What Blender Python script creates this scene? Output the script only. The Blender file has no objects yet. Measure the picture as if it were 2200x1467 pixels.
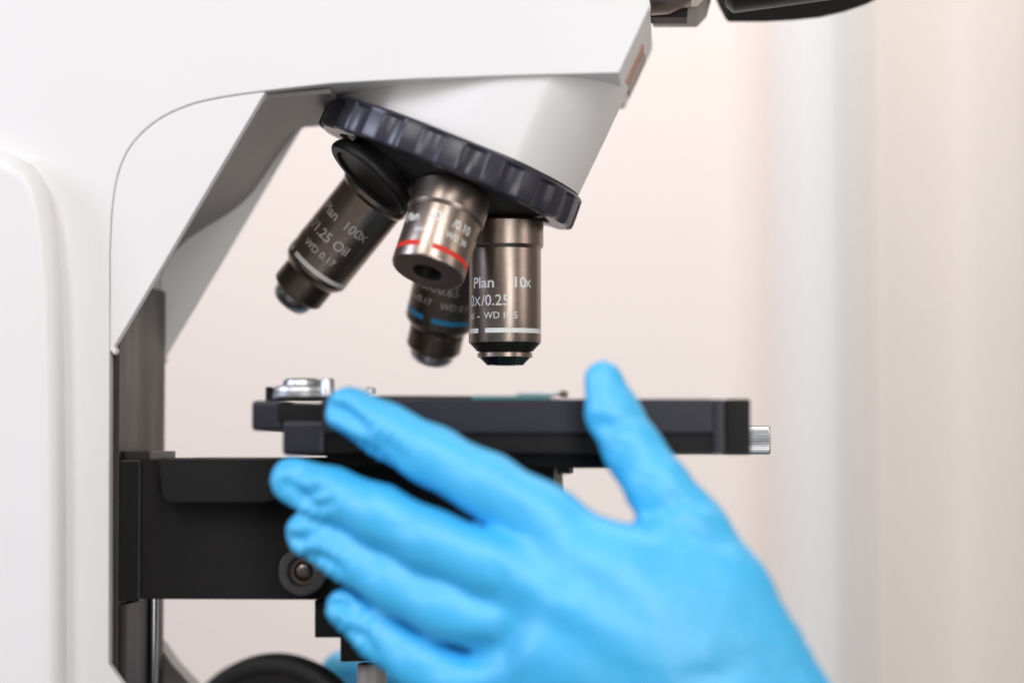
import bpy, bmesh, math, random
import numpy as np
from mathutils import Vector, Matrix

# ------------------------------------------------------------------ camera, world, lights, exposure
S = 0.001                      # everything below is measured in millimetres
FPX, D0 = 5194.4, 838.0        # 85 mm lens, 36 mm sensor, 2200 px wide; focus distance in mm
PSI, TAU = math.radians(3.9), math.radians(2.6)
CF = Vector((-math.sin(PSI)*math.cos(TAU), math.cos(PSI)*math.cos(TAU), math.sin(TAU)))
CR = CF.cross(Vector((0, 0, 1))).normalized()
CU = CR.cross(CF)
CC = -D0*CF - CR*((1085-1100)/6.2) + CU*((630-733.5)/6.2)

def ray(px, py):
    return CF + CR*((px-1100)/FPX) + CU*((733.5-py)/FPX)

def pt(px, py, Y):
    """photo pixel -> (x, z) in mm on the plane y = Y"""
    d = ray(px, py); t = (Y-CC.y)/d.y
    p = CC + d*t
    return (p.x, p.z)

def mmpp(Y):
    return (D0+Y)/FPX

scene = bpy.context.scene
col = scene.collection
cam_d = bpy.data.cameras.new('camera')
cam = bpy.data.objects.new('camera', cam_d)
col.objects.link(cam)
cam_d.sensor_width = 36; cam_d.lens = 85
cam_d.clip_start = 0.02; cam_d.clip_end = 30
cam.matrix_world = Matrix(((CR.x, CU.x, -CF.x, CC.x*S), (CR.y, CU.y, -CF.y, CC.y*S), (CR.z, CU.z, -CF.z, CC.z*S), (0, 0, 0, 1)))
cam_d.dof.use_dof = True
cam_d.dof.focus_distance = (D0-8)*S
cam_d.dof.aperture_fstop = 3.1
scene.camera = cam

world = bpy.data.worlds.new('World'); scene.world = world; world.use_nodes = True
bg = world.node_tree.nodes['Background']
bg.inputs[0].default_value = (1.0, 0.95, 0.92, 1); bg.inputs[1].default_value = 0.20

def area(name, loc, target, sx, sy, power, colour=(1, 1, 1), spread=180):
    l = bpy.data.lights.new(name, 'AREA'); l.shape = 'RECTANGLE'
    l.size = sx*S; l.size_y = sy*S; l.energy = power; l.color = colour; l.spread = math.radians(spread)
    o = bpy.data.objects.new(name, l); col.objects.link(o)
    o.location = Vector(loc)*S
    o.rotation_euler = (Vector(target)-Vector(loc)).to_track_quat('-Z', 'Y').to_euler()
    return o
area('ceiling_lamp', (310, -1250, 620), (0, 0, 0), 320, 900, 7.5, (1, .985, .97))
area('ceiling_lamp', (-500, -1050, 900), (-50, 0, 0), 380, 700, 6.6, (1, .99, .985))
area('window_light', (-1500, -650, 560), (0, 0, 20), 360, 700, 12, (.72, .78, 1.0))
area('side_fill', (1150, -560, 80), (-60, 0, 0), 360, 800, 2, (1, .90, .84))  # unseen warm fill added to brighten the arm's inner cheek
area('low_fill', (430, -1150, -200), (-80, 0, 20), 260, 500, 2.9, (1, .98, .96))  # fill added low in front, lifts the far cheek and head underside
area('wall_fill', (0, 400, 1300), (50, 1300, -100), 1800, 600, 23.0, (1, .962, .930))  # separate unseen light added to brighten the background

vs = scene.view_settings
vs.view_transform = 'Standard'; vs.look = 'None'; vs.gamma = 1; vs.use_curve_mapping = False; vs.exposure = 0.0
scene.cycles.use_denoising = True

# ------------------------------------------------------------------ materials
def mat(name, base, rough=.5, metal=0., coat=0., bump=0., bscale=2000., var=0., vscale=60., spec=.5, sss=0., rvar=0., sheen=0., stretch=None):
    m = bpy.data.materials.new(name); m.use_nodes = True
    nt = m.node_tree; b = nt.nodes['Principled BSDF']
    b.inputs['Base Color'].default_value = (*base, 1)
    b.inputs['Roughness'].default_value = rough
    b.inputs['Metallic'].default_value = metal
    b.inputs['Specular IOR Level'].default_value = spec
    if coat: b.inputs['Coat Weight'].default_value = coat; b.inputs['Coat Roughness'].default_value = .46
    if sss:
        b.inputs['Subsurface Weight'].default_value = sss
        b.inputs['Subsurface Radius'].default_value = (.2, .6, 1.); b.inputs['Subsurface Scale'].default_value = .004
    if sheen: b.inputs['Sheen Weight'].default_value = sheen
    tc = nt.nodes.new('ShaderNodeTexCoord')
    src = tc.outputs['Object']
    if stretch:
        mp = nt.nodes.new('ShaderNodeMapping'); mp.inputs['Scale'].default_value = stretch
        nt.links.new(src, mp.inputs['Vector']); src = mp.outputs['Vector']
    if var or rvar:
        n = nt.nodes.new('ShaderNodeTexNoise'); n.inputs['Scale'].default_value = vscale; n.inputs['Detail'].default_value = 6
        nt.links.new(src, n.inputs['Vector'])
        if var:
            r = nt.nodes.new('ShaderNodeMapRange'); r.inputs['From Min'].default_value = .3; r.inputs['From Max'].default_value = .7
            r.inputs['To Min'].default_value = 1-var; r.inputs['To Max'].default_value = 1+var
            nt.links.new(n.outputs['Fac'], r.inputs['Value'])
            mx = nt.nodes.new('ShaderNodeVectorMath'); mx.operation = 'SCALE'; mx.inputs[0].default_value = base
            nt.links.new(r.outputs['Result'], mx.inputs['Scale']); nt.links.new(mx.outputs[0], b.inputs['Base Color'])
        if rvar:
            r2 = nt.nodes.new('ShaderNodeMapRange'); r2.inputs['From Min'].default_value = .3; r2.inputs['From Max'].default_value = .7
            r2.inputs['To Min'].default_value = max(.03, rough-rvar); r2.inputs['To Max'].default_value = rough+rvar
            nt.links.new(n.outputs['Fac'], r2.inputs['Value']); nt.links.new(r2.outputs['Result'], b.inputs['Roughness'])
    if bump:
        n2 = nt.nodes.new('ShaderNodeTexNoise'); n2.inputs['Scale'].default_value = bscale; n2.inputs['Detail'].default_value = 3
        nt.links.new(src, n2.inputs['Vector'])
        bp = nt.nodes.new('ShaderNodeBump'); bp.inputs['Strength'].default_value = bump; bp.inputs['Distance'].default_value = .0003
        nt.links.new(n2.outputs['Fac'], bp.inputs['Height']); nt.links.new(bp.outputs['Normal'], b.inputs['Normal'])
    return m

M = dict(
    white=mat('white_enamel', (.83, .82, .815), .38, bump=.06, bscale=900, var=.012, vscale=14),
    grey_inner=mat('warm_grey_shade_casting', (.27, .25, .24), .45, bump=.08, bscale=900, var=.03),  # shade of the inner web is put into this base grey
    plate=mat('burnished_slide_metal', (.055, .045, .040), .45, metal=.5, bump=.15, bscale=1600, var=.25, vscale=60, rvar=.08, stretch=(1, 1, .25)),
    black=mat('black_anodised', (.0075, .0065, .0066), .5, bump=.12, bscale=1800, var=.22, vscale=45, spec=.22),
    black_blue=mat('blue_black_anodised', (.020, .0190, .030), .33, bump=.08, bscale=1800, var=.12, vscale=40),
    black_gloss=mat('gloss_black_plastic', (.034, .033, .048), .31, bump=.03, bscale=600, var=.15, rvar=.04, spec=.6),
    worn=None,
    bolt_grey=mat('grey_oxide_steel', (.055, .050, .049), .45, bump=.1),
    tip_black=mat('black_chamfer', (.014, .011, .010), .4, bump=.05, spec=.3),
    chrome=mat('polished_lens_mount', (.72, .73, .76), .30, metal=1),
    matt=mat('flat_black_plastic', (.008, .0075, .0075), .75, spec=.08),
    dome=mat('satin_black_casting', (.028, .026, .025), .5, bump=.1, bscale=1500),
    black_rubber=mat('matt_black_plastic', (.009, .0085, .0085), .45, bump=.1, bscale=1500, spec=.25),
    dark_metal=mat('dark_turned_metal', (.030, .027, .026), .38, metal=.5, bump=.1, bscale=1500, var=.2),
    bronze=mat('bronze_anodised_barrel', (.39, .318, .272), .31, metal=1, bump=.10, bscale=3500, var=.05, vscale=500),
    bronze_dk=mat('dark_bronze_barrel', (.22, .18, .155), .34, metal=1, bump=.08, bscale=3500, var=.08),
    steel=mat('polished_steel', (.60, .61, .63), .42, metal=1, var=.06),
    steel_dk=mat('knurled_steel', (.50, .50, .51), .28, metal=1, var=.06),
    lens=mat('coated_front_lens', (.008, .008, .011), .12, spec=.5),
    ink=mat('white_print', (.80, .80, .80), .5),
    ink_dim=mat('grey_print', (.50, .47, .46), .5),
    band_w=mat('white_band_paint', (.82, .82, .80), .4),
    band_wd=mat('grey_white_band_paint', (.62, .61, .61), .4),
    band_r=mat('red_band_paint', (.70, .035, .02), .4),
    band_b=mat('blue_band_paint', (.03, .26, .50), .4),
    glove=mat('blue_nitrile', (.040, .50, .91), .50, coat=.55, bump=.22, bscale=420, var=.03, vscale=40, sss=.04, spec=.9),
    pink=mat('pink_sticker_paper', (.66, .38, .31), .6, var=.08, vscale=300),
    stone=mat('sand_cast_metal', (.42, .375, .34), .5, metal=.3, bump=.2, bscale=1500),
    wall=mat('peach_wall_paint', (.85, .768, .724), .8, bump=.05, bscale=30, var=.012, vscale=3),
    wframe=mat('white_gloss_frame', (.735, .73, .72), .6, var=.01, vscale=3),
    cloth=mat('beige_curtain_cloth', (.735, .67, .618), .9, var=.02, vscale=4),
    teal=mat('slide_glass_edge', (.10, .25, .26), .12, spec=.8),
)

def worn_black():
    m = mat('worn_black_slide', (.008, .0075, .0078), .3, bump=.1, spec=.35)
    nt = m.node_tree; b = nt.nodes['Principled BSDF']; tc = nt.nodes.new('ShaderNodeTexCoord')
    n = nt.nodes.new('ShaderNodeTexNoise'); n.inputs['Scale'].default_value = 420; n.inputs['Detail'].default_value = 8; n.inputs['Roughness'].default_value = .75
    r = nt.nodes.new('ShaderNodeValToRGB'); r.color_ramp.elements[0].position = .64; r.color_ramp.elements[1].position = .74
    r.color_ramp.elements[0].color = (.008, .0075, .0078, 1); r.color_ramp.elements[1].color = (.10, .10, .10, 1)
    nt.links.new(tc.outputs['Object'], n.inputs['Vector']); nt.links.new(n.outputs['Fac'], r.inputs['Fac']); nt.links.new(r.outputs['Color'], b.inputs['Base Color'])
    return m
M['worn'] = worn_black()

# ------------------------------------------------------------------ mesh helpers
def link(name, bm, m, parent=None, smooth=40, bevel=0., segs=2, bang=30):
    bmesh.ops.recalc_face_normals(bm, faces=bm.faces)
    if bevel:
        ed = [e for e in bm.edges if len(e.link_faces) == 2 and e.calc_face_angle(0) > math.radians(bang)]
        bmesh.ops.bevel(bm, geom=ed, offset=bevel, offset_type='OFFSET', segments=segs, profile=.5, affect='EDGES', clamp_overlap=True)
    bmesh.ops.scale(bm, vec=(S, S, S), verts=bm.verts)
    me = bpy.data.meshes.new(name); bm.to_mesh(me); bm.free()
    for p in me.polygons: p.use_smooth = True
    if smooth: me.set_sharp_from_angle(angle=math.radians(smooth))
    me.materials.append(m)
    o = bpy.data.objects.new(name, me); col.objects.link(o)
    if parent: o.parent = parent
    if bevel:
        wn = o.modifiers.new('weighted_normals', 'WEIGHTED_NORMAL'); wn.keep_sharp = True; wn.weight = 80
    return o

def tag(o, label=None, cat=None, group=None, kind=None):
    for k, v in (('label', label), ('category', cat), ('group', group), ('kind', kind)):
        if v: o[k] = v
    return o

def empty(name, label, cat):
    o = bpy.data.objects.new(name, None); col.objects.link(o); o.empty_display_size = .01
    return tag(o, label, cat)

def prism_bm(prof, y0, y1, bm=None):
    bm = bm or bmesh.new()
    a = [bm.verts.new((x, y0, z)) for x, z in prof]
    b = [bm.verts.new((x, y1, z)) for x, z in prof]
    n = len(prof)
    bm.faces.new(a); bm.faces.new(b[::-1])
    for i in range(n): bm.faces.new((a[i], b[i], b[(i+1) % n], a[(i+1) % n]))
    return bm

def pxprof(pts, Y): return [pt(x, y, Y) for x, y in pts]

def box_bm(x0, x1, y0, y1, z0, z1, bm=None):
    return prism_bm([(x0, z0), (x1, z0), (x1, z1), (x0, z1)], y0, y1, bm)

def pbox(x0, py0, x1, py1, Y0, Y1, bm=None):
    a = pt(x0, py0, Y0); b = pt(x1, py1, Y0)
    return box_bm(a[0], b[0], Y0, Y1, b[1], a[1], bm)

def round_poly(pts, r, n=6):
    """round every corner of a 2-D polygon; r scalar or list"""
    out = []; N = len(pts)
    for i in range(N):
        p = Vector(pts[i]); a = Vector(pts[i-1]); b = Vector(pts[(i+1) % N])
        ri = r[i] if isinstance(r, (list, tuple)) else r
        if ri <= 0: out.append(tuple(p)); continue
        u = (a-p); v = (b-p); lu, lv = u.length, v.length; u.normalize(); v.normalize()
        ang = u.angle(v); d = min(ri/math.tan(ang/2), lu*.45, lv*.45)
        A, B = p+u*d, p+v*d
        for k in range(n+1):
            t = k/n; out.append(tuple(A*(1-t)**2+p*2*t*(1-t)+B*t*t))
    return out

def frame(axis, up=Vector((0, -1, 0))):
    """matrix whose z is axis and whose x faces the camera side"""
    z = axis.normalized()
    if abs(z.dot(up)) > .99: up = Vector((0, 0, 1))
    x = (up - z*up.dot(z)).normalized(); y = z.cross(x)
    return x, y, z

def lathe_bm(prof, origin, axis, n=96, rfun=None, bm=None, cap=True):
    bm = bm or bmesh.new()
    x, y, z = frame(axis); o = Vector(origin); rings = []
    for (s, r) in prof:
        ring = []
        for i in range(n):
            a = 2*math.pi*i/n
            rr = r if rfun is None else rfun(r, a, s)
            ring.append(bm.verts.new(o + z*s + (x*math.cos(a)+y*math.sin(a))*rr))
        rings.append(ring)
    for a, b in zip(rings, rings[1:]):
        for i in range(n): bm.faces.new((a[i], a[(i+1) % n], b[(i+1) % n], b[i]))
    if cap: bm.faces.new(rings[0][::-1]); bm.faces.new(rings[-1])
    return bm

# wrapped text: s along the axis from the shoulder, phi = angle from camera side, increasing to picture right
def text_bm(rows, origin, axis, radius, flip=1):
    bm = bmesh.new(); x, y, z = frame(axis); o = Vector(origin)
    right = x.cross(z)         # picture right when axis points down
    if right.dot(CR) < 0: right = -right
    for body, s_mid, h, phi0, bold, sx in rows:
        cu = bpy.data.curves.new('t', 'FONT'); cu.body = body; cu.size = 1; cu.offset = bold; cu.resolution_u = 4
        ob = bpy.data.objects.new('t', cu); me = bpy.data.meshes.new_from_object(ob)
        bpy.data.objects.remove(ob); bpy.data.curves.remove(cu)
        tb = bmesh.new(); tb.from_mesh(me); bpy.data.meshes.remove(me)
        k = h/.70
        for v in tb.verts: v.co = Vector((v.co.x*k*sx, (v.co.y-.35)*k, 0))
        xs = [v.co.x for v in tb.verts]; w0, w1 = min(xs), max(xs)
        c = w0+.5
        while c < w1:
            g = tb.verts[:]+tb.edges[:]+tb.faces[:]
            bmesh.ops.bisect_plane(tb, geom=g, plane_co=(c, 0, 0), plane_no=(1, 0, 0)); c += .5
        mp = {}
        for v in tb.verts:
            phi = math.radians(phi0) + v.co.x/radius
            if abs(phi) > 3.0: phi = math.copysign(3.0, phi)
            mp[v] = bm.verts.new(o + z*(s_mid - v.co.y) + (x*math.cos(phi)+right*math.sin(phi))*(radius+.04))
        for f in tb.faces:
            try: bm.faces.new([mp[v] for v in f.verts])
            except ValueError: pass
        tb.free()
    return bm

def band_bm(s0, s1, spans, origin, axis, radius):
    bm = bmesh.new(); x, y, z = frame(axis); o = Vector(origin); right = x.cross(z)
    if right.dot(CR) < 0: right = -right
    for a0, a1 in spans:
        n = max(4, int((a1-a0)/3)); prev = None
        for i in range(n+1):
            ph = math.radians(a0+(a1-a0)*i/n); d = x*math.cos(ph)+right*math.sin(ph)
            q = [bm.verts.new(o+z*s+d*rr) for s, rr in ((s0, radius-.2), (s0, radius+.05), (s1, radius+.05), (s1, radius-.2))]
            if prev:
                for j in range(3): bm.faces.new((prev[j], prev[j+1], q[j+1], q[j]))
            prev = q
    return bm

# ------------------------------------------------------------------ the setting: a far, blurred wall
YW = 1200
def wall_x(px): return pt(px, 700, YW)[0]
bm = box_bm(-1500, 1500, YW, YW+60, -900, 1300)
tag(link('wall', bm, M['wall']), kind='structure')
# white upright door frame, half-round front
xa, xb = wall_x(1672), wall_x(1840)
prof = []
for i in range(17):
    t = i/16; prof.append((xa+(xb-xa)*t, YW-10-12*math.sin(math.pi*t)**.55))
prof += [(xb, YW+2), (xa, YW+2)]
bm = bmesh.new()
a = [bm.verts.new((x, y, -900)) for x, y in prof]; b = [bm.verts.new((x, y, 1300)) for x, y in prof]
for i in range(len(prof)): bm.faces.new((a[i], a[(i+1) % len(prof)], b[(i+1) % len(prof)], b[i]))
bm.faces.new(a[::-1]); bm.faces.new(b)
tag(link('door_frame', bm, M['wframe'], smooth=50), kind='structure')
casing = box_bm(wall_x(1612), wall_x(1673), YW-9, YW+1, -900, 1300)
tag(link('wall_trim', casing, mat('tan_trim_paint', (.755, .66, .60), .7, var=.01), bevel=2), kind='structure')
# beige curtain with soft folds, to the right
bm = bmesh.new(); x0c, x1c = wall_x(1842), wall_x(1842)+420; rows = []
for i in range(141):
    t = i/140; x = x0c+(x1c-x0c)*t
    y = YW-14-5*math.sin(t*2*math.pi*4.2+.6)-2*math.sin(t*2*math.pi*9.7)
    rows.append([bm.verts.new((x, y, z)) for z in (-900, 1300)]+[bm.verts.new((x, y+2, z)) for z in (1300, -900)])
for p, q in zip(rows, rows[1:]):
    for j in range(4): bm.faces.new((p[j], p[(j+1) % 4], q[(j+1) % 4], q[j]))
bm.faces.new(rows[0]); bm.faces.new(rows[-1][::-1])
tag(link('curtain', bm, M['cloth'], smooth=60), 'beige curtain hanging in soft folds beside the white door frame', 'curtain')

# ------------------------------------------------------------------ the microscope
scope = empty('microscope', 'white laboratory microscope with four bronze objectives over a black stage', 'microscope')
YN, YFAR = -42., 42.
def catmull(p, n=5):
    out = []
    for i in range(len(p)-1):
        a, b, c, d = [Vector(p[min(max(j, 0), len(p)-1)]) for j in (i-1, i, i+1, i+2)]
        for k in range(n):
            t = k/n; out.append(tuple(.5*((2*b)+(c-a)*t+(2*a-5*b+4*c-d)*t*t+(3*b-a-3*c+d)*t**3)))
    return out+[tuple(p[-1])]
arc = catmull([(560, 197), (470, 210), (400, 228), (335, 260), (285, 307), (256, 363), (241, 440), (235, 540)])
cover = [(-420, -320), (1300, -320), (1372, -60), (1397, 14), (1330, 158), (1100, 163), (900, 170), (712, 180)] + arc + \
        [(235, 640), (235, 750), (233, 1640), (-420, 1640)]
link('arm_cover', prism_bm(pxprof(cover, YN), YN, YFAR), M['white'], scope, bevel=.6, segs=3, bang=40, smooth=35)
# inner side panels (near and far cheek), a hair inside the cover so the seam reads
def cheek(y0, y1):
    g = 1.9
    inner = []
    for i, q in enumerate(arc):
        a = Vector(arc[max(i-1, 0)]); b = Vector(arc[min(i+1, len(arc)-1)]); d = (b-a).normalized()
        inner.append((q[0]-d.y*-1*g if False else q[0]+d.y*g, q[1]-d.x*g))
    inner += [(235+g, 640), (236, 752)]
    p = [(570, 196+g)] + inner + [(246, 762), (250, 752), (245, 744), (560, 214)]
    return prism_bm(pxprof(p, YN), y0, y1)
link('side_panel', cheek(YN+.1, YN+5), M['white'], scope, bevel=.3, segs=2, smooth=35)
link('side_panel', cheek(YFAR-5, YFAR-.25), M['white'], scope, bevel=.55, segs=2, smooth=35)
web = [(232, 560), (262, 505), (300, 470), (345, 440), (388, 415), (425, 388), (455, 358), (480, 322), (502, 288), (545, 226), (575, 206), (705, 196), (705, 186), (556, 199), (470, 202), (300, 260), (225, 420)]  # flat top strip added to darken the underside of the head
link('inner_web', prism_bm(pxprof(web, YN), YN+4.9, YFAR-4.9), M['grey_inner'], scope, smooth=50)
Xc = pt(235, 1000, YN)[0]
z_top = pt(345, 630, YFAR)[1]; z_bot = pt(235, 1600, YN)[1]
pl = link('column_plate', box_bm(Xc-1, Xc+2.0, YN+5.2, YFAR-6.5, z_bot, z_top), M['plate'], scope, bevel=.3)
bm = lathe_bm([(0, 1.6), (z_top-z_bot-95, 1.6)], (Xc+3.4, 12, z_bot), Vector((0, 0, 1)), 24)
link('guide_rod', bm, M['steel_dk'], pl)
bm = box_bm(Xc+1.9, Xc+4.2, YN+9, -14, z_bot, pt(235, 1300, YN)[1])
link('guide_strip', bm, M['plate'], pl, bevel=.3)
# the stand flares into its base at the bottom left, on both sides of the column
foot = [(228, 1418), (233.5, 1425), (264, 1470), (420, 1640), (228, 1640)]
link('stand_foot', prism_bm(pxprof(foot, YN), YN+.05, YN+5), M['white'], scope, bevel=.5)
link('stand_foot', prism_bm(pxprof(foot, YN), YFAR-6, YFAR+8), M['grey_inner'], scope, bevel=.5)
# raised rounded cover on the near side, cut by the left edge of the photo
bl = [(-420, 325), (10, 325), (62, 352), (92, 400), (110, 480), (121, 600), (127, 800), (130, 1100), (132, 1640), (-420, 1640)]
link('focus_housing', prism_bm(pxprof(bl, YN-11), YN-11, YN+2), M['white'], scope, bevel=7.5, segs=7, bang=50, smooth=80)

# sticker on the head's front plane
def on_front(px, py, Y):   # point on the slanted front plane of the head
    a = pt(1397, 14, YN); b = pt(1330, 158, YN)
    t = (Y, px, py)
    return a, b
fa, fb = Vector(pt(1397, 14, YN)), Vector(pt(1330, 158, YN))
fd = (fb-fa); fl = fd.length; fd.normalize(); fn = Vector((-fd.y, fd.x));
if fn.x < 0: fn = -fn
def front_patch(u0, u1, y0, y1, h):
    bm = bmesh.new(); c = []
    for hh in (-.1, h):
        for (u, y) in ((u0, y0), (u1, y0), (u1, y1), (u0, y1)):
            p = fa+fd*(u*fl)+fn*hh; c.append(bm.verts.new((p.x, y, p.y)))
    bm.faces.new(c[:4][::-1]); bm.faces.new(c[4:])
    for i in range(4): bm.faces.new((c[i], c[(i+1) % 4], c[4+(i+1) % 4], c[4+i]))
    return bm
link('sticker', front_patch(.30, .90, -8, 12, .35), M['pink'], scope)
link('front_badge', front_patch(.30, .86, 12.4, 30, .9), M['stone'], scope)

# ---- turret geometry
AL, RR, ZS = math.radians(22.5), 66.0, 25.0
P = Vector((0, 0, ZS+RR)); A = Vector((-math.sin(AL), 0, -math.cos(AL))); D_0 = Vector((0, 0, -1))
def odir(th):
    th = math.radians(th); c = A.dot(D_0)
    return (A*c + (D_0-A*c)*math.cos(th) + A.cross(D_0)*math.sin(th)).normalized()
fx, fy, fz = frame(A)          # fx faces the camera, fy lies in the picture plane
sgn = 1 if fy.x < 0 else -1    # +: angle pi/2 points to picture left
def mount_r(r, a, s):
    d = (math.cos(a), math.sin(a)*sgn)       # (towards camera, towards left)
    acc = r**-50.0
    for nx, ny, dist in ((1, 0, 38.5), (-1, 0, 38.5), (.97, .24, 35.9), (.70, .71, 38.5)):
        l = math.hypot(nx, ny); q = (d[0]*nx+d[1]*ny)/l
        if q > .05: acc += (dist*(r/45.3)/q)**-50.0
    return acc**(-1/50.0)
bm = lathe_bm([(2, 47.3), (20, 46.6), (36, 45.7), (43.0, 45.3)], P, A, 240, mount_r)
link('nosepiece_mount', bm, M['white'], scope, smooth=40)
# revolving nosepiece: dark dome, with a knurled grip ring
R1 = RR-.4
dome = [(43.4, 38), (54.2, 42), (54.8, 40.5)]
for k in range(0, 19):
    th = math.radians(37.5*(1-k/18)); dome.append((R1*math.cos(th), max(.5, R1*math.sin(th))))
nose = link('revolving_nosepiece', lathe_bm(dome, P, A, 128), M['dome'], scope, smooth=30)
def ring_r(r, a, s):
    if r < 45.2 or s < 45.6: return r
    ph = (a*20/(2*math.pi)+.12) % 1.0
    w = .56
    if ph > w: return r
    t = ph/w
    return r - 1.25*(1-(2*t-1)**2)
ring = [(43.6, 37), (43.6, 45.8), (44.0, 46.8), (44.7, 47.3), (45.7, 47.3), (46.4, 47.4), (50, 47.6), (53.6, 47.7), (54.6, 47.4), (55.2, 46.4), (55.2, 39.5)]
link('grip_ring', lathe_bm(ring, P, A, 20*24, ring_r, cap=False), M['black_gloss'], nose, smooth=28)

# ---- objectives
def objective(th, length, prof_collar, prof_barrel, prof_tip, tip_prof, band, bandmat, rows, inkm, label, metal, hole=False):
    d = odir(th); o = P + d*RR
    barrel = link('objective_lens', lathe_bm(prof_barrel, o, d, 128, cap=not hole), metal, scope, smooth=25)
    barrel['label'] = label
    link('collar', lathe_bm(prof_collar, o, d, 128), metal, barrel, smooth=25)
    if prof_tip: link('nose_barrel', lathe_bm(prof_tip, o, d, 128), M['bronze_dk'] if th != 0 else M['tip_black'], barrel, smooth=25)
    if tip_prof: link('lens_tip', lathe_bm(tip_prof, o, d, 96), M['lens'] if th == 0 else M['chrome'], barrel, smooth=25)
    link('colour_band', band_bm(band[0], band[1], band[2], o, d, 12.5), bandmat, barrel)
    link('lettering', text_bm(rows, o, d, 12.5), inkm, barrel, smooth=0)
    return barrel, o, d
COL = [(-.5, 12.6), (0, 13.1), (.35, 13.35), (8.6, 13.35), (8.9, 13.2), (10.0, 12.45)]
# 10x, upright and sharp
objective(0, 50, COL,
    [(9.4, 12.2), (10.0, 12.5), (42.0, 12.5), (42.35, 12.35)],
    [(42.3, 12.3), (45.2, 9.6), (45.3, 8.9), (47.3, 8.9)],
    [(47.3, 8.9), (49.7, 6.5), (50.0, 6.2), (49.9, 4.0), (49.2, 3.4)],
    (37.6, 39.2, ((-150, -43), (-29, 140))), M['band_w'],
    [('Plan', 21.9, 3.6, -56, .018, 1.12), ('10', 21.9, 3.6, 15, .018, 1.05), ('X', 22.3, 2.7, 37, .004, 1.0),
     ('10', 28.0, 3.8, -76, .012, .9), ('X', 28.3, 3.1, -53, .0, 1.05), ('/0.25', 28.0, 3.7, -36, .003, .98),
     ('oo', 33.0, 2.3, -72, .02, .95), ('/', 33.2, 2.4, -57, .004, .9), ('-', 33.2, 2.6, -46, .01, 1.2), ('WD', 33.2, 2.3, -31, 0, 1.), ('10.5', 33.2, 2.3, -1, 0, 1.)],
    M['ink'], 'upright objective marked Plan 10x with a white band', M['bronze'])
d10 = odir(0)
link('retaining_ring', lathe_bm([(45.6, 8.8), (45.8, 9.5), (47.2, 9.5), (47.4, 8.8)], P+d10*RR, d10, 96), M['bronze'], [o for o in scope.children if o.get('label', '').startswith('upright')][0], smooth=25)
# 4x, short, towards the camera, red band
b4, o4, d4 = objective(72, 30, COL,
    [(9.4, 12.2), (10.0, 12.5), (29.0, 12.5), (29.7, 12.2), (30.0, 11.6), (30.0, 5.3)],
    None, None, (24.6, 26.5, ((-170, -18), (2, 150))), M['band_r'],
    [('Plan', 15.2, 3.3, -64, .02, .85), ('4X', 14.6, 3.4, -15, .03, .9), ('/0.10', 15.2, 3.2, 22, .012, .8),
     ('oo/-', 20.0, 2.2, -35, .01, .9), ('WD 30', 20.0, 2.2, 16, .01, .9)],
    M['ink'], 'short objective marked Plan 4x with a red band', M['bronze'], hole=True)
link('front_bore', lathe_bm([(29.98, 5.35), (30.12, 5.1), (29.9, 4.75), (26.5, 4.6), (25.0, 3.9), (25.0, .3)], o4, d4, 64, cap=False), M['dark_metal'], b4, smooth=25)
link('front_lens', lathe_bm([(25.1, 3.6), (25.5, 2.2), (25.6, .3)], o4, d4, 64, cap=False), M['lens'], b4, smooth=60)
# 100x, far left, grey-white band
PB = [(9.4, 12.2), (10.0, 12.5), (43.0, 12.5), (43.6, 12.2), (45.6, 10.6)]
NB = [(45.2, 9.7), (46.6, 9.7), (46.7, 9.2), (47.3, 9.2), (47.4, 10.0), (53.6, 10.0), (54.6, 9.2), (54.8, 8.0)]
objective(216, 59.8, COL, PB, NB,
    [(54.5, 7.7), (57.0, 7.7), (58.8, 6.9), (59.8, 5.9), (59.8, 3.2), (59.5, 3.0)],
    (40.0, 41.7, ((-170, -50), (-37, 150))), M['band_wd'],
    [('Plan', 20.6, 3.5, -54, .014, 1.05), ('100', 20.6, 3.5, 0, .004, 1.0), ('X', 20.9, 2.9, 33, .004, 1),
     ('X/1.25 Oil', 28.3, 3.6, -64, .006, 1.0), ('0.17', 34.6, 2.4, -84, .004, .9), ('WD 0.17', 34.6, 2.6, -36, .004, 1.02)],
    M['ink_dim'], 'long objective marked 100x Oil, tilted to the left', M['bronze'])
# 40x, behind, blue band
objective(288, 59.4, COL, PB, NB,
    [(54.5, 8.2), (57.0, 8.2), (58.6, 7.2), (59.4, 6.0), (59.3, 3.2), (59.0, 3.0)],
    (38.6, 40.5, ((-150, -22), (-7, 140))), M['band_b'],
    [('40X/0.65', 27.5, 3.3, -50, 0, 1.0), ('oo/0.17', 33.3, 2.4, -62, 0, 1), ('WD 0.56', 33.3, 2.4, 2, 0, 1)],
    M['ink_dim'], 'long objective with a blue band behind the 4x', M['bronze_dk'])
# dust cap in the fifth position
dc = odir(144); oc = P+dc*(RR-.5)
cap = link('dust_cap', lathe_bm([(-1, 12.5), (1.6, 12.8), (2.2, 15.6), (4.2, 16.7), (5.6, 16.9), (6.4, 16.6), (6.9, 16.0), (6.9, 13.6), (6.3, 13.1), (5.9, 12.8), (5.6, .5)], oc, dc, 128), M['black_rubber'], scope, smooth=30)

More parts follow.
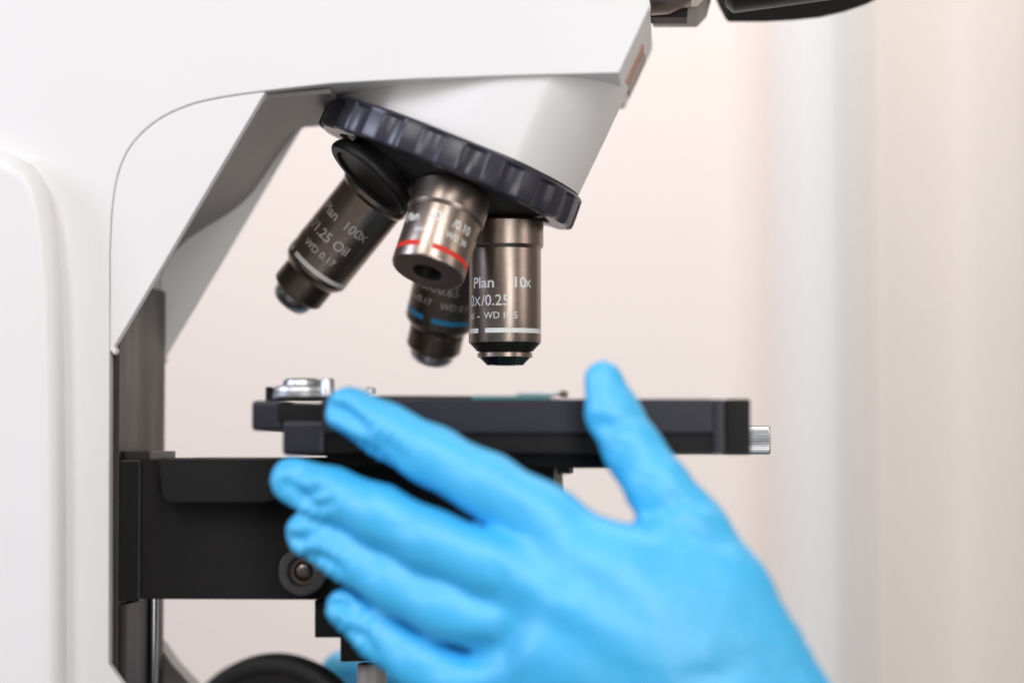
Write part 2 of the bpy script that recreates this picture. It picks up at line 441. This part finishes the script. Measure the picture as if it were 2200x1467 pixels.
# ---- stage
YS = -64.
st = link('stage', pbox(690, 857.5, 1531, 930, YS, 58), M['black_blue'], scope, bevel=.5, segs=2)
link('stage_lower_plate', pbox(690, 929.5, 1540, 974, YS+1.6, 56), M['black'], st, bevel=.4)
link('corner_block', pbox(606, 903, 698, 978, YS-.5, 40), M['black_blue'], st, bevel=1.5, segs=4, smooth=80)
link('end_plate', pbox(1530.5, 857, 1557, 975, YS-.3, 50), M['black_blue'], st, bevel=.5)
link('stage_underframe', pbox(700, 974, 1325, 1005, YS+14, 48), M['black'], st, bevel=.8)
link('rail_recess', pbox(596, 866, 692, 905, YS+3, 40), M['black'], st, bevel=.5)
link('rail_end', pbox(540, 860, 606, 925, YS+4, 10), M['black_blue'], st, bevel=1.4, segs=3)
link('end_block', pbox(1556, 856.5, 1613, 976, YS+1, 6), M['black'], st, bevel=.8)
link('stop_tab', pbox(1196, 1003, 1224, 1018, YS+16, -20), M['black'], st, bevel=.4)
kx0, kz = pt(1590, 945, -4); kx1 = pt(1655, 945, -4)[0]
def knurl(r, a, s): return r if r < 4.55 else r-.42*(.5+.5*math.cos(a*38))
L = kx1-kx0
link('travel_knob', lathe_bm([(0, 4.4), (0, 4.9), (L-.7, 4.9), (L-.6, 4.9), (L-.05, 4.45), (L, 4.1), (L, .4)], (kx0, -4, kz), Vector((1, 0, 0)), 38*8, knurl), M['steel_dk'], st, smooth=60)
# slide clip on top, at the left end
ztop = pt(900, 857.5, YS-.6)[1]
cx = pt(650, 840, YS+24)[0]
clip = link('slide_clip', lathe_bm([(0, 10.2), (.6, 10.9), (2.2, 10.9), (2.5, 10.2), (3.0, 10.6), (4.1, 10.3), (4.9, 8.4), (5.1, 6.6), (6.6, 6.2), (7.2, 5.4), (7.3, .4)], (cx, YS+24, ztop+.2), Vector((0, 0, 1)), 96), M['steel'], st, smooth=25)
link('clip_post', lathe_bm([(0, 2.3), (6.6, 2.3), (7.2, 1.9), (7.3, .3)], (cx+9.3, YS+17, ztop), Vector((0, 0, 1)), 32), M['steel'], clip)
link('clip_lug', box_bm(cx-11.4, cx-9.6, YS+18, YS+30, ztop-1.0, ztop+4.6), M['black'], clip, bevel=.3)
link('clip_screw', lathe_bm([(0, 1.9), (1.6, 1.8), (2.0, 1.2), (2.0, .2)], (cx+23, YS+20, ztop+2.4), Vector((0, 0, 1)), 32), M['steel'], clip)
arm_pts = [(cx-6, YS+6), (cx+34, YS+3), (cx+58, YS+8), (cx+58, YS+14), (cx+30, YS+16), (cx-2, YS+18)]
bm = bmesh.new()
a = [bm.verts.new((x, y, ztop+.05)) for x, y in arm_pts]; b = [bm.verts.new((x, y, ztop+1.3)) for x, y in arm_pts]
bm.faces.new(a[::-1]); bm.faces.new(b)
for i in range(6): bm.faces.new((a[i], a[(i+1) % 6], b[(i+1) % 6], b[i]))
link('holder_arm', bm, M['dark_metal'], clip, bevel=.3)
hx0 = pt(1110, 850, YS+6)[0]; hx1 = pt(1206, 850, YS+6)[0]
link('holder_finger', box_bm(hx0, hx1, YS+5, YS+14, ztop+1.25, ztop+2.6), M['steel'], st, bevel=.3)
link('finger_stop', box_bm(hx1-.5, hx1+1.8, YS+4, YS+16, ztop+.9, ztop+2.9), M['bronze_dk'], st, bevel=.3)
sx0 = pt(1013, 855, YS+2)[0]; sx1 = pt(1184, 855, YS+2)[0]
slide = link('glass_slide', box_bm(sx0, sx1, YS+1, YS+75, ztop+.03, ztop+1.15), M['teal'], None, bevel=.08)
tag(slide, 'thin glass slide with teal edge lying on the black stage', 'slide')

# ---- stage carrier on the column
YB = -34.
br = link('stage_bracket', pbox(268, 986, 1190, 1290, YB, 30), M['black'], scope, bevel=.5)
link('slide_block', pbox(239, 988, 300, 1291, YB-1.5, 26), M['worn'], br, bevel=.6, segs=2)
link('bracket_lobe', prism_bm(round_poly(pxprof([(341, 984), (760, 984), (760, 1050), (560, 1080), (350, 1080)], YB-10), [.8, 1, 1, 12, 3.5]), YB-10, 34), M['black_rubber'], br, bevel=.9, segs=3, smooth=35)
tabx = pt(262, 980, YB); 
link('stop_plate', box_bm(tabx[0], tabx[0]+9, YB+2, 10, tabx[1]-3, tabx[1]+1.8), M['dark_metal'], br, bevel=.3)
link('condenser_block', prism_bm(pxprof([(676, 1289), (676, 1369), (731, 1369), (731, 1421), (1040, 1421), (1040, 1289)], YB+2), YB+2, 28), M['black'], br, bevel=.35)
bx, bz = pt(652, 1227, YB-.5)
bolt = link('clamp_bolt', lathe_bm([(0, 8.1), (2.8, 8.1), (3.3, 7.6), (3.3, 5.3), (2.9, 5.0), (.1, 4.8)], (bx, YB-.2, bz), Vector((0, -1, 0)), 96, lambda r, a, s: r*(1-.03*(1-abs(math.cos(3*a)))) if r > 7 else r, cap=False), M['bolt_grey'], br, smooth=30)
link('bolt_socket', lathe_bm([(0, 4.7), (.2, 4.6), (.25, 3.2), (1.3, 2.9), (1.9, 1.6), (2.0, .3)], (bx, YB-.2, bz), Vector((0, -1, 0)), 48), M['bronze_dk'], bolt, smooth=60)
cxx, cz = pt(799, 1424, -24)
link('centring_screw', lathe_bm([(0, 4.6), (.4, 4.9), (14, 4.9), (14, 3)], (cxx, -24, cz), Vector((0, 0, -1)), 64), M['stone'], scope, smooth=30)
# coarse focus knob on the near side
kx, kz2 = pt(580, 1608, -80)
kr = 198*mmpp(-80)
kn = link('focus_knob', lathe_bm([(0, kr-2.2), (14, kr-1.5), (15, kr), (27, kr), (28.2, kr-.5), (28.9, kr-1.6), (28.9, kr-4.6), (28.1, kr-5.4), (27.8, .5)], (kx, -52, kz2), Vector((0, -1, 0)), 160), M['black'], scope, smooth=35)
link('fine_focus_ring', lathe_bm([(27, kr-9), (33, kr-9), (34, kr-10), (34, .5)], (kx, -52, kz2), Vector((0, -1, 0)), 128), M['black_rubber'], kn, smooth=35)

# ---- binocular head and eyepiece tube, cut by the top edge
YH = -12.
hd = link('head_bracket', prism_bm(pxprof([(1400, -80), (1534, -80), (1528, 0), (1518, 38), (1497, 60), (1402, 60)], 26), YH, 26), M['stone'], scope, bevel=.8, segs=3, smooth=35)
link('bracket_recess', prism_bm(pxprof([(1398, -80), (1484, -80), (1476, 52), (1398, 52)], 0), YH-1.2, 0), M['black'], hd, bevel=.4)
px0 = Vector((pt(1392, 0, YH-6)[0], YH-6, pt(1392, -36, YH-6)[1]))
link('dovetail_ring', lathe_bm([(0, 10.6), (6, 10.9), (12.0, 9.4), (14.0, 8.3), (14.2, 6)], (px0.x, px0.y+3, px0.z), Vector((1, 0, .10)), 96), M['bronze'], hd, smooth=40)
ey = [(1500, -160), (1530, -16), (1546, 20), (1562, 49), (1640, 49), (1700, 46), (1760, 40), (1812, 28), (1860, 12), (1900, -8), (1990, -60), (2100, -160)]
shell = link('eyepiece_housing', prism_bm(pxprof(ey, 42), YH-4, 42), M['matt'], scope, bevel=1.2, segs=3, bang=25, smooth=35)
a1 = Vector(pt(1563, 27, YH-6)); a2 = Vector(pt(1775, -2, YH-6)); ax = (a2-a1).normalized()
tube_d = Vector((ax.x, 0, ax.y)); tn = Vector((-ax.y, ax.x)); rT = 17
oo = a1+tn*rT
link('eyepiece_tube', lathe_bm([(0, rT-2.5), (1.6, rT-.5), (2.4, rT), (46, rT), (46, 3)], (oo.x, YH-4, oo.y), tube_d, 128), M['dark_metal'], shell, smooth=35)

# ------------------------------------------------------------------ gloved hands: one continuous surface each
def seg_field(G, a, b, ra, rb, flat=1.0):
    """distance to a round cone; flat squeezes it along y"""
    a = np.array(a, np.float32); b = np.array(b, np.float32)
    X, Y, Z = G
    ba = b-a; L2 = float((ba*ba).sum())+1e-6
    pxx, pyy, pzz = X-a[0], Y-a[1], Z-a[2]
    h = np.clip((pxx*ba[0]+pyy*ba[1]+pzz*ba[2])/L2, 0, 1)
    h2 = h*h*(3-2*h)*.35+h*.65
    dx, dy, dz = pxx-ba[0]*h, (pyy-ba[1]*h)/flat, pzz-ba[2]*h
    return np.sqrt(dx*dx+dy*dy+dz*dz) - (ra+(rb-ra)*h2)
def smin(a, b, k):
    h = np.clip(.5+.5*(b-a)/k, 0, 1)
    return b*(1-h)+a*h-k*h*(1-h)

def surface_nets(F, org, step):
    nx, ny, nz = F.shape
    ins = F < 0
    c = [ins[i:nx-1+i, j:ny-1+j, k:nz-1+k] for i in (0, 1) for j in (0, 1) for k in (0, 1)]
    cnt = sum(x.astype(np.int8) for x in c)
    act = (cnt > 0) & (cnt < 8)
    idx = -np.ones(act.shape, np.int64); ii = np.argwhere(act); idx[act] = np.arange(len(ii))
    acc = np.zeros((len(ii), 3)); num = np.zeros(len(ii))
    I, J, K = ii.T
    corners = [(i, j, k) for i in (0, 1) for j in (0, 1) for k in (0, 1)]
    for p in corners:
        for axn in range(3):
            if p[axn] == 1: continue
            q = list(p); q[axn] = 1
            fa = F[I+p[0], J+p[1], K+p[2]]; fb = F[I+q[0], J+q[1], K+q[2]]
            m = (fa < 0) != (fb < 0)
            t = np.where(m, fa/(fa-fb+1e-12), 0)
            pos = np.array(p, float)[None, :].repeat(len(ii), 0); pos[:, axn] += t
            acc[m] += pos[m]; num[m] += 1
    v = (ii+acc/num[:, None])*step+np.array(org)
    faces = []
    for axn in range(3):
        sl0 = [slice(1, s-1) for s in F.shape]; sl1 = list(sl0)
        sl0[axn] = slice(0, F.shape[axn]-1); sl1[axn] = slice(1, F.shape[axn])
        a = ins[tuple(sl0)]; b = ins[tuple(sl1)]
        e = np.argwhere(a != b)
        off = np.array([1, 1, 1]); off[axn] = 0
        g = e+off
        u, w = [(1, 2), (2, 0), (0, 1)][axn]
        def cell(du, dw):
            q = g.copy(); q[:, u] -= du; q[:, w] -= dw
            return idx[q[:, 0], q[:, 1], q[:, 2]]
        quad = np.stack([cell(1, 1), cell(0, 1), cell(0, 0), cell(1, 0)], 1)
        fl = ~a[tuple(e.T)]
        quad[fl] = quad[fl][:, ::-1]
        faces.append(quad)
    return v, np.concatenate(faces)

def vnoise(p, seed):
    """smooth sum-of-sines noise"""
    rng = np.random.RandomState(seed); out = np.zeros(len(p))
    for k in range(14):
        d = rng.normal(size=3); d /= np.linalg.norm(d); f = rng.uniform(.6, 1.6)
        out += np.sin((p@d)*f+rng.uniform(0, 6.28))
    return out/14**.5

def hand_mesh(name, chains, palm, kp, step, creases, parent, wr=None):
    def node(n):
        x, z = pt(n[0], n[1], n[2]); return (x, n[2], z), n[3]*mmpp(n[2])
    allp = [node(n) for ch in chains for n in ch['p']]+[node(n) for ch in palm for n in ch]
    P3 = np.array([a for a, r in allp]); Rm = max(r for a, r in allp)+5
    lo = P3.min(0)-Rm; hi = P3.max(0)+Rm
    ax_ = [np.arange(lo[i], hi[i], step, dtype=np.float32) for i in range(3)]
    G = np.meshgrid(*ax_, indexing='ij')
    Fp = None
    for ch in palm:
        for a, b in zip(ch, ch[1:]):
            (pa, ra), (pb, rb) = node(a), node(b)
            f = seg_field(G, pa, pb, ra, rb, .78)
            Fp = f if Fp is None else smin(Fp, f, kp)
    Ff = None
    for ch in chains:
        Fc = None
        for a, b in zip(ch['p'], ch['p'][1:]):
            (pa, ra), (pb, rb) = node(a), node(b)
            f = seg_field(G, pa, pb, ra, rb, ch.get('flat', .92))
            Fc = f if Fc is None else smin(Fc, f, 3.)
        Ff = Fc if Ff is None else smin(Ff, Fc, 1.0)
    F = smin(Ff, Fp, 5.)
    F[0], F[-1], F[:, 0], F[:, -1], F[:, :, 0], F[:, :, -1] = 9, 9, 9, 9, 9, 9
    v, q = surface_nets(F, lo, step)
    # relax, normals
    me = bpy.data.meshes.new(name)
    me.from_pydata((v).tolist(), [], q.tolist()); me.update()
    bm = bmesh.new(); bm.from_mesh(me); bmesh.ops.recalc_face_normals(bm, faces=bm.faces)
    for _ in range(9): bmesh.ops.smooth_vert(bm, verts=bm.verts, factor=.5, use_axis_x=True, use_axis_y=True, use_axis_z=True)
    bm.normal_update()
    V = np.array([x.co[:] for x in bm.verts]); N = np.array([x.normal[:] for x in bm.verts])
    front = np.clip(-N[:, 1]*1.4+.25, 0, 1)
    disp = np.zeros(len(V))
    for pts_, dep, wid in creases:
        dep *= 1.65
        pp = []
        for (x, y, Y) in pts_:
            a = pt(x, y, Y); pp.append((a[0], a[1]))
        best = np.full(len(V), 1e9); tt = np.zeros(len(V)); n = len(pp)-1
        for i, (a, b) in enumerate(zip(pp, pp[1:])):
            a = np.array(a); b = np.array(b); ba = b-a
            w = V[:, [0, 2]]-a; h = np.clip((w@ba)/(ba@ba), 0, 1)
            d = np.linalg.norm(w-h[:, None]*ba, axis=1); m = d < best
            best[m] = d[m]; tt[m] = (i+h[m])/n
        taper = np.sin(np.pi*np.clip(tt*.9+.05, 0, 1))**.5
        g = np.exp(-(best/wid)**2)*taper; g2 = np.exp(-((best-wid*2.0)/(wid*1.1))**2)*taper
        disp += front*(-dep*g+.35*dep*g2)
    disp += .10*vnoise(V*.33, 3)+.06*vnoise(V*.8, 5)
    if wr is not None:
        for (x, y, Y, rad, amp, ang) in wr:      # small gathered wrinkles across a finger
            c = pt(x, y, Y); w = V[:, [0, 2]]-np.array(c)
            m = np.exp(-(np.linalg.norm(w, axis=1)/rad)**2)
            u = w[:, 0]*math.cos(ang)+w[:, 1]*math.sin(ang)
            t = w[:, 0]*-math.sin(ang)+w[:, 1]*math.cos(ang)
            disp += 2.1*amp*m*(np.sin(u*1.75+1.3*np.sin(t*.55))+.5*np.sin(u*3.1+2*np.sin(t*.4+1)))*np.clip(front+.3, 0, 1)
    for x, c in zip(bm.verts, (V+N*disp[:, None])): x.co = c
    bmesh.ops.smooth_vert(bm, verts=bm.verts, factor=.4, use_axis_x=True, use_axis_y=True, use_axis_z=True)
    return link(name, bm, M['glove'], parent, smooth=0)

person = empty('person', 'person in blue nitrile gloves, one hand reaching along the microscope stage', 'person')
# nodes: photo px, py, depth y (mm), half width in px
YG = -88
index = [(750, 882, -80, 54), (832, 926, -83, 59), (935, 983, -88, 65), (1050, 1044, -94, 69), (1180, 1118, -98, 76)]
middle = [(630, 1032, -78, 52), (715, 1062, -82, 58), (820, 1108, -89, 65), (930, 1165, -95, 68), (1060, 1215, -100, 72), (1150, 1245, -101, 78)]
ringf = [(663, 1144, -78, 51), (745, 1192, -82, 55), (850, 1255, -88, 61), (955, 1308, -94, 65), (1080, 1345, -98, 72)]
pinky = [(742, 1306, -78, 45), (812, 1362, -82, 53), (900, 1424, -87, 60), (1000, 1474, -92, 68), (1100, 1480, -95, 76)]
thumb = [(1296, 816, -82, 44), (1318, 890, -84, 58), (1360, 968, -87, 63), (1412, 1045, -90, 68), (1480, 1140, -92, 86)]
palm = [
    [(1225, 1175, -99, 84), (1320, 1260, -103, 105), (1450, 1400, -101, 130), (1540, 1560, -96, 140)],
    [(1180, 1265, -100, 80), (1280, 1370, -103, 115), (1440, 1520, -99, 140)],
    [(1140, 1365, -98, 78), (1240, 1440, -100, 110), (1440, 1580, -97, 140)],
    [(1130, 1480, -95, 78), (1250, 1540, -96, 105), (1450, 1640, -95, 130)],
    [(1496, 1200, -93, 92), (1530, 1300, -96, 110), (1608, 1480, -96, 125), (1730, 1640, -94, 145)],
    [(1330, 1300, -100, 92), (1430, 1272, -96, 84), (1500, 1310, -96, 96)],
    [(1280, 1330, -101, 100), (1400, 1370, -102, 112), (1540, 1440, -99, 118)],
    [(1540, 1560, -96, 150), (1690, 1720, -94, 160), (1850, 1900, -92, 170)],
]
creases = [
    ([(706, 872, -80), (745, 884, -80), (793, 922, -82)], 1.5, 1.9),
    ([(798, 945, -82), (842, 962, -82), (880, 990, -84)], .7, 2.2),
    ([(722, 928, -80), (790, 962, -82), (850, 1000, -84)], .8, 1.6),
    ([(622, 1043, -78), (668, 1064, -78), (702, 1050, -80)], 1.5, 1.7),
    ([(634, 1066, -78), (690, 1086, -79), (722, 1078, -80)], 1.1, 1.4),
    ([(648, 1012, -78), (634, 1040, -78)], .9, 1.4),
    ([(628, 1152, -78), (652, 1160, -78), (674, 1146, -79)], 1.3, 1.6),
    ([(668, 1188, -79), (705, 1198, -80), (742, 1222, -81)], .9, 1.5),
    ([(712, 1300, -78), (740, 1296, -78), (760, 1310, -79)], 1.1, 1.5),
    ([(752, 1352, -79), (790, 1362, -80), (812, 1398, -81)], .8, 1.5),
    ([(1275, 905, -84), (1318, 918, -84), (1352, 905, -85)], .5, 1.8),
    ([(1395, 1110, -90), (1455, 1075, -91), (1530, 1085, -91)], .7, 2.2),
    ([(1400, 1140, -91), (1470, 1120, -92), (1545, 1130, -92)], .5, 2.2),
    ([(1010, 1395, -94), (1075, 1385, -95), (1110, 1340, -97)], 1.5, 4.0),
    ([(1160, 1178, -99), (1270, 1240, -101), (1400, 1350, -101)], .45, 5.0),
    ([(1110, 1290, -99), (1230, 1360, -101), (1370, 1450, -101)], .45, 5.0),
    ([(1150, 1120, -98), (1215, 1170, -99), (1290, 1215, -99)], -.45, 4.5),
    ([(1090, 1225, -99), (1170, 1270, -100), (1260, 1320, -100)], -.45, 4.5),
    ([(1065, 1205, -99), (1085, 1235, -99), (1090, 1262, -99)], .22, 1.8),
    ([(1100, 1085, -97), (1125, 1105, -97), (1135, 1135, -97)], .22, 1.8),
    ([(1440, 1165, -93), (1500, 1150, -93), (1560, 1165, -93)], .45, 2.0),
    ([(1560, 1390, -97), (1640, 1400, -97), (1700, 1440, -97)], .6, 3.0),
    ([(1480, 1440, -97), (1590, 1430, -97), (1690, 1462, -97)], .6, 3.0),
]
wr = [(800, 945, -82, 8, .26, -.6), (690, 1068, -80, 8, .30, -.5), (700, 1185, -80, 9, .30, -.6), (770, 1335, -80, 9, .25, -.7),
      (850, 965, -84, 9, .14, -.5), (1440, 1085, -90, 12, .16, 1.0), (1620, 1420, -97, 20, .2, 1.0), (1350, 930, -85, 9, .12, 1.0)]
chains = [dict(p=c) for c in (index, middle, ringf, pinky, thumb)]
g1 = hand_mesh('glove', chains, palm, 15., 1.15, creases, person, wr)
g1['label'] = 'left hand in a blue glove, fingers spread towards the microscope arm'
# the other hand, far side, at the focus knob: only a fingertip shows
c2 = [dict(p=[(752, 1462, 88, 74), (800, 1560, 92, 80), (900, 1640, 96, 84)]),
      dict(p=[(690, 1560, 84, 70), (760, 1650, 90, 78), (900, 1720, 94, 84)]),
      dict(p=[(640, 1660, 82, 66), (740, 1740, 88, 74), (900, 1800, 92, 80)]),
      dict(p=[(620, 1750, 80, 60), (740, 1830, 86, 66), (900, 1870, 90, 74)]),
      dict(p=[(860, 1480, 70, 68), (960, 1540, 78, 78), (1060, 1640, 86, 90)])]
p2 = [[(900, 1640, 96, 90), (1050, 1700, 98, 110), (1250, 1800, 98, 120)], [(900, 1760, 94, 90), (1080, 1820, 96, 110), (1250, 1880, 98, 120)]]
g2 = hand_mesh('glove', c2, p2, 12., 2.0, [], person)
g2['label'] = 'right hand in a blue glove, behind the stand by the focus knob'
print('verts', len(g1.data.vertices))
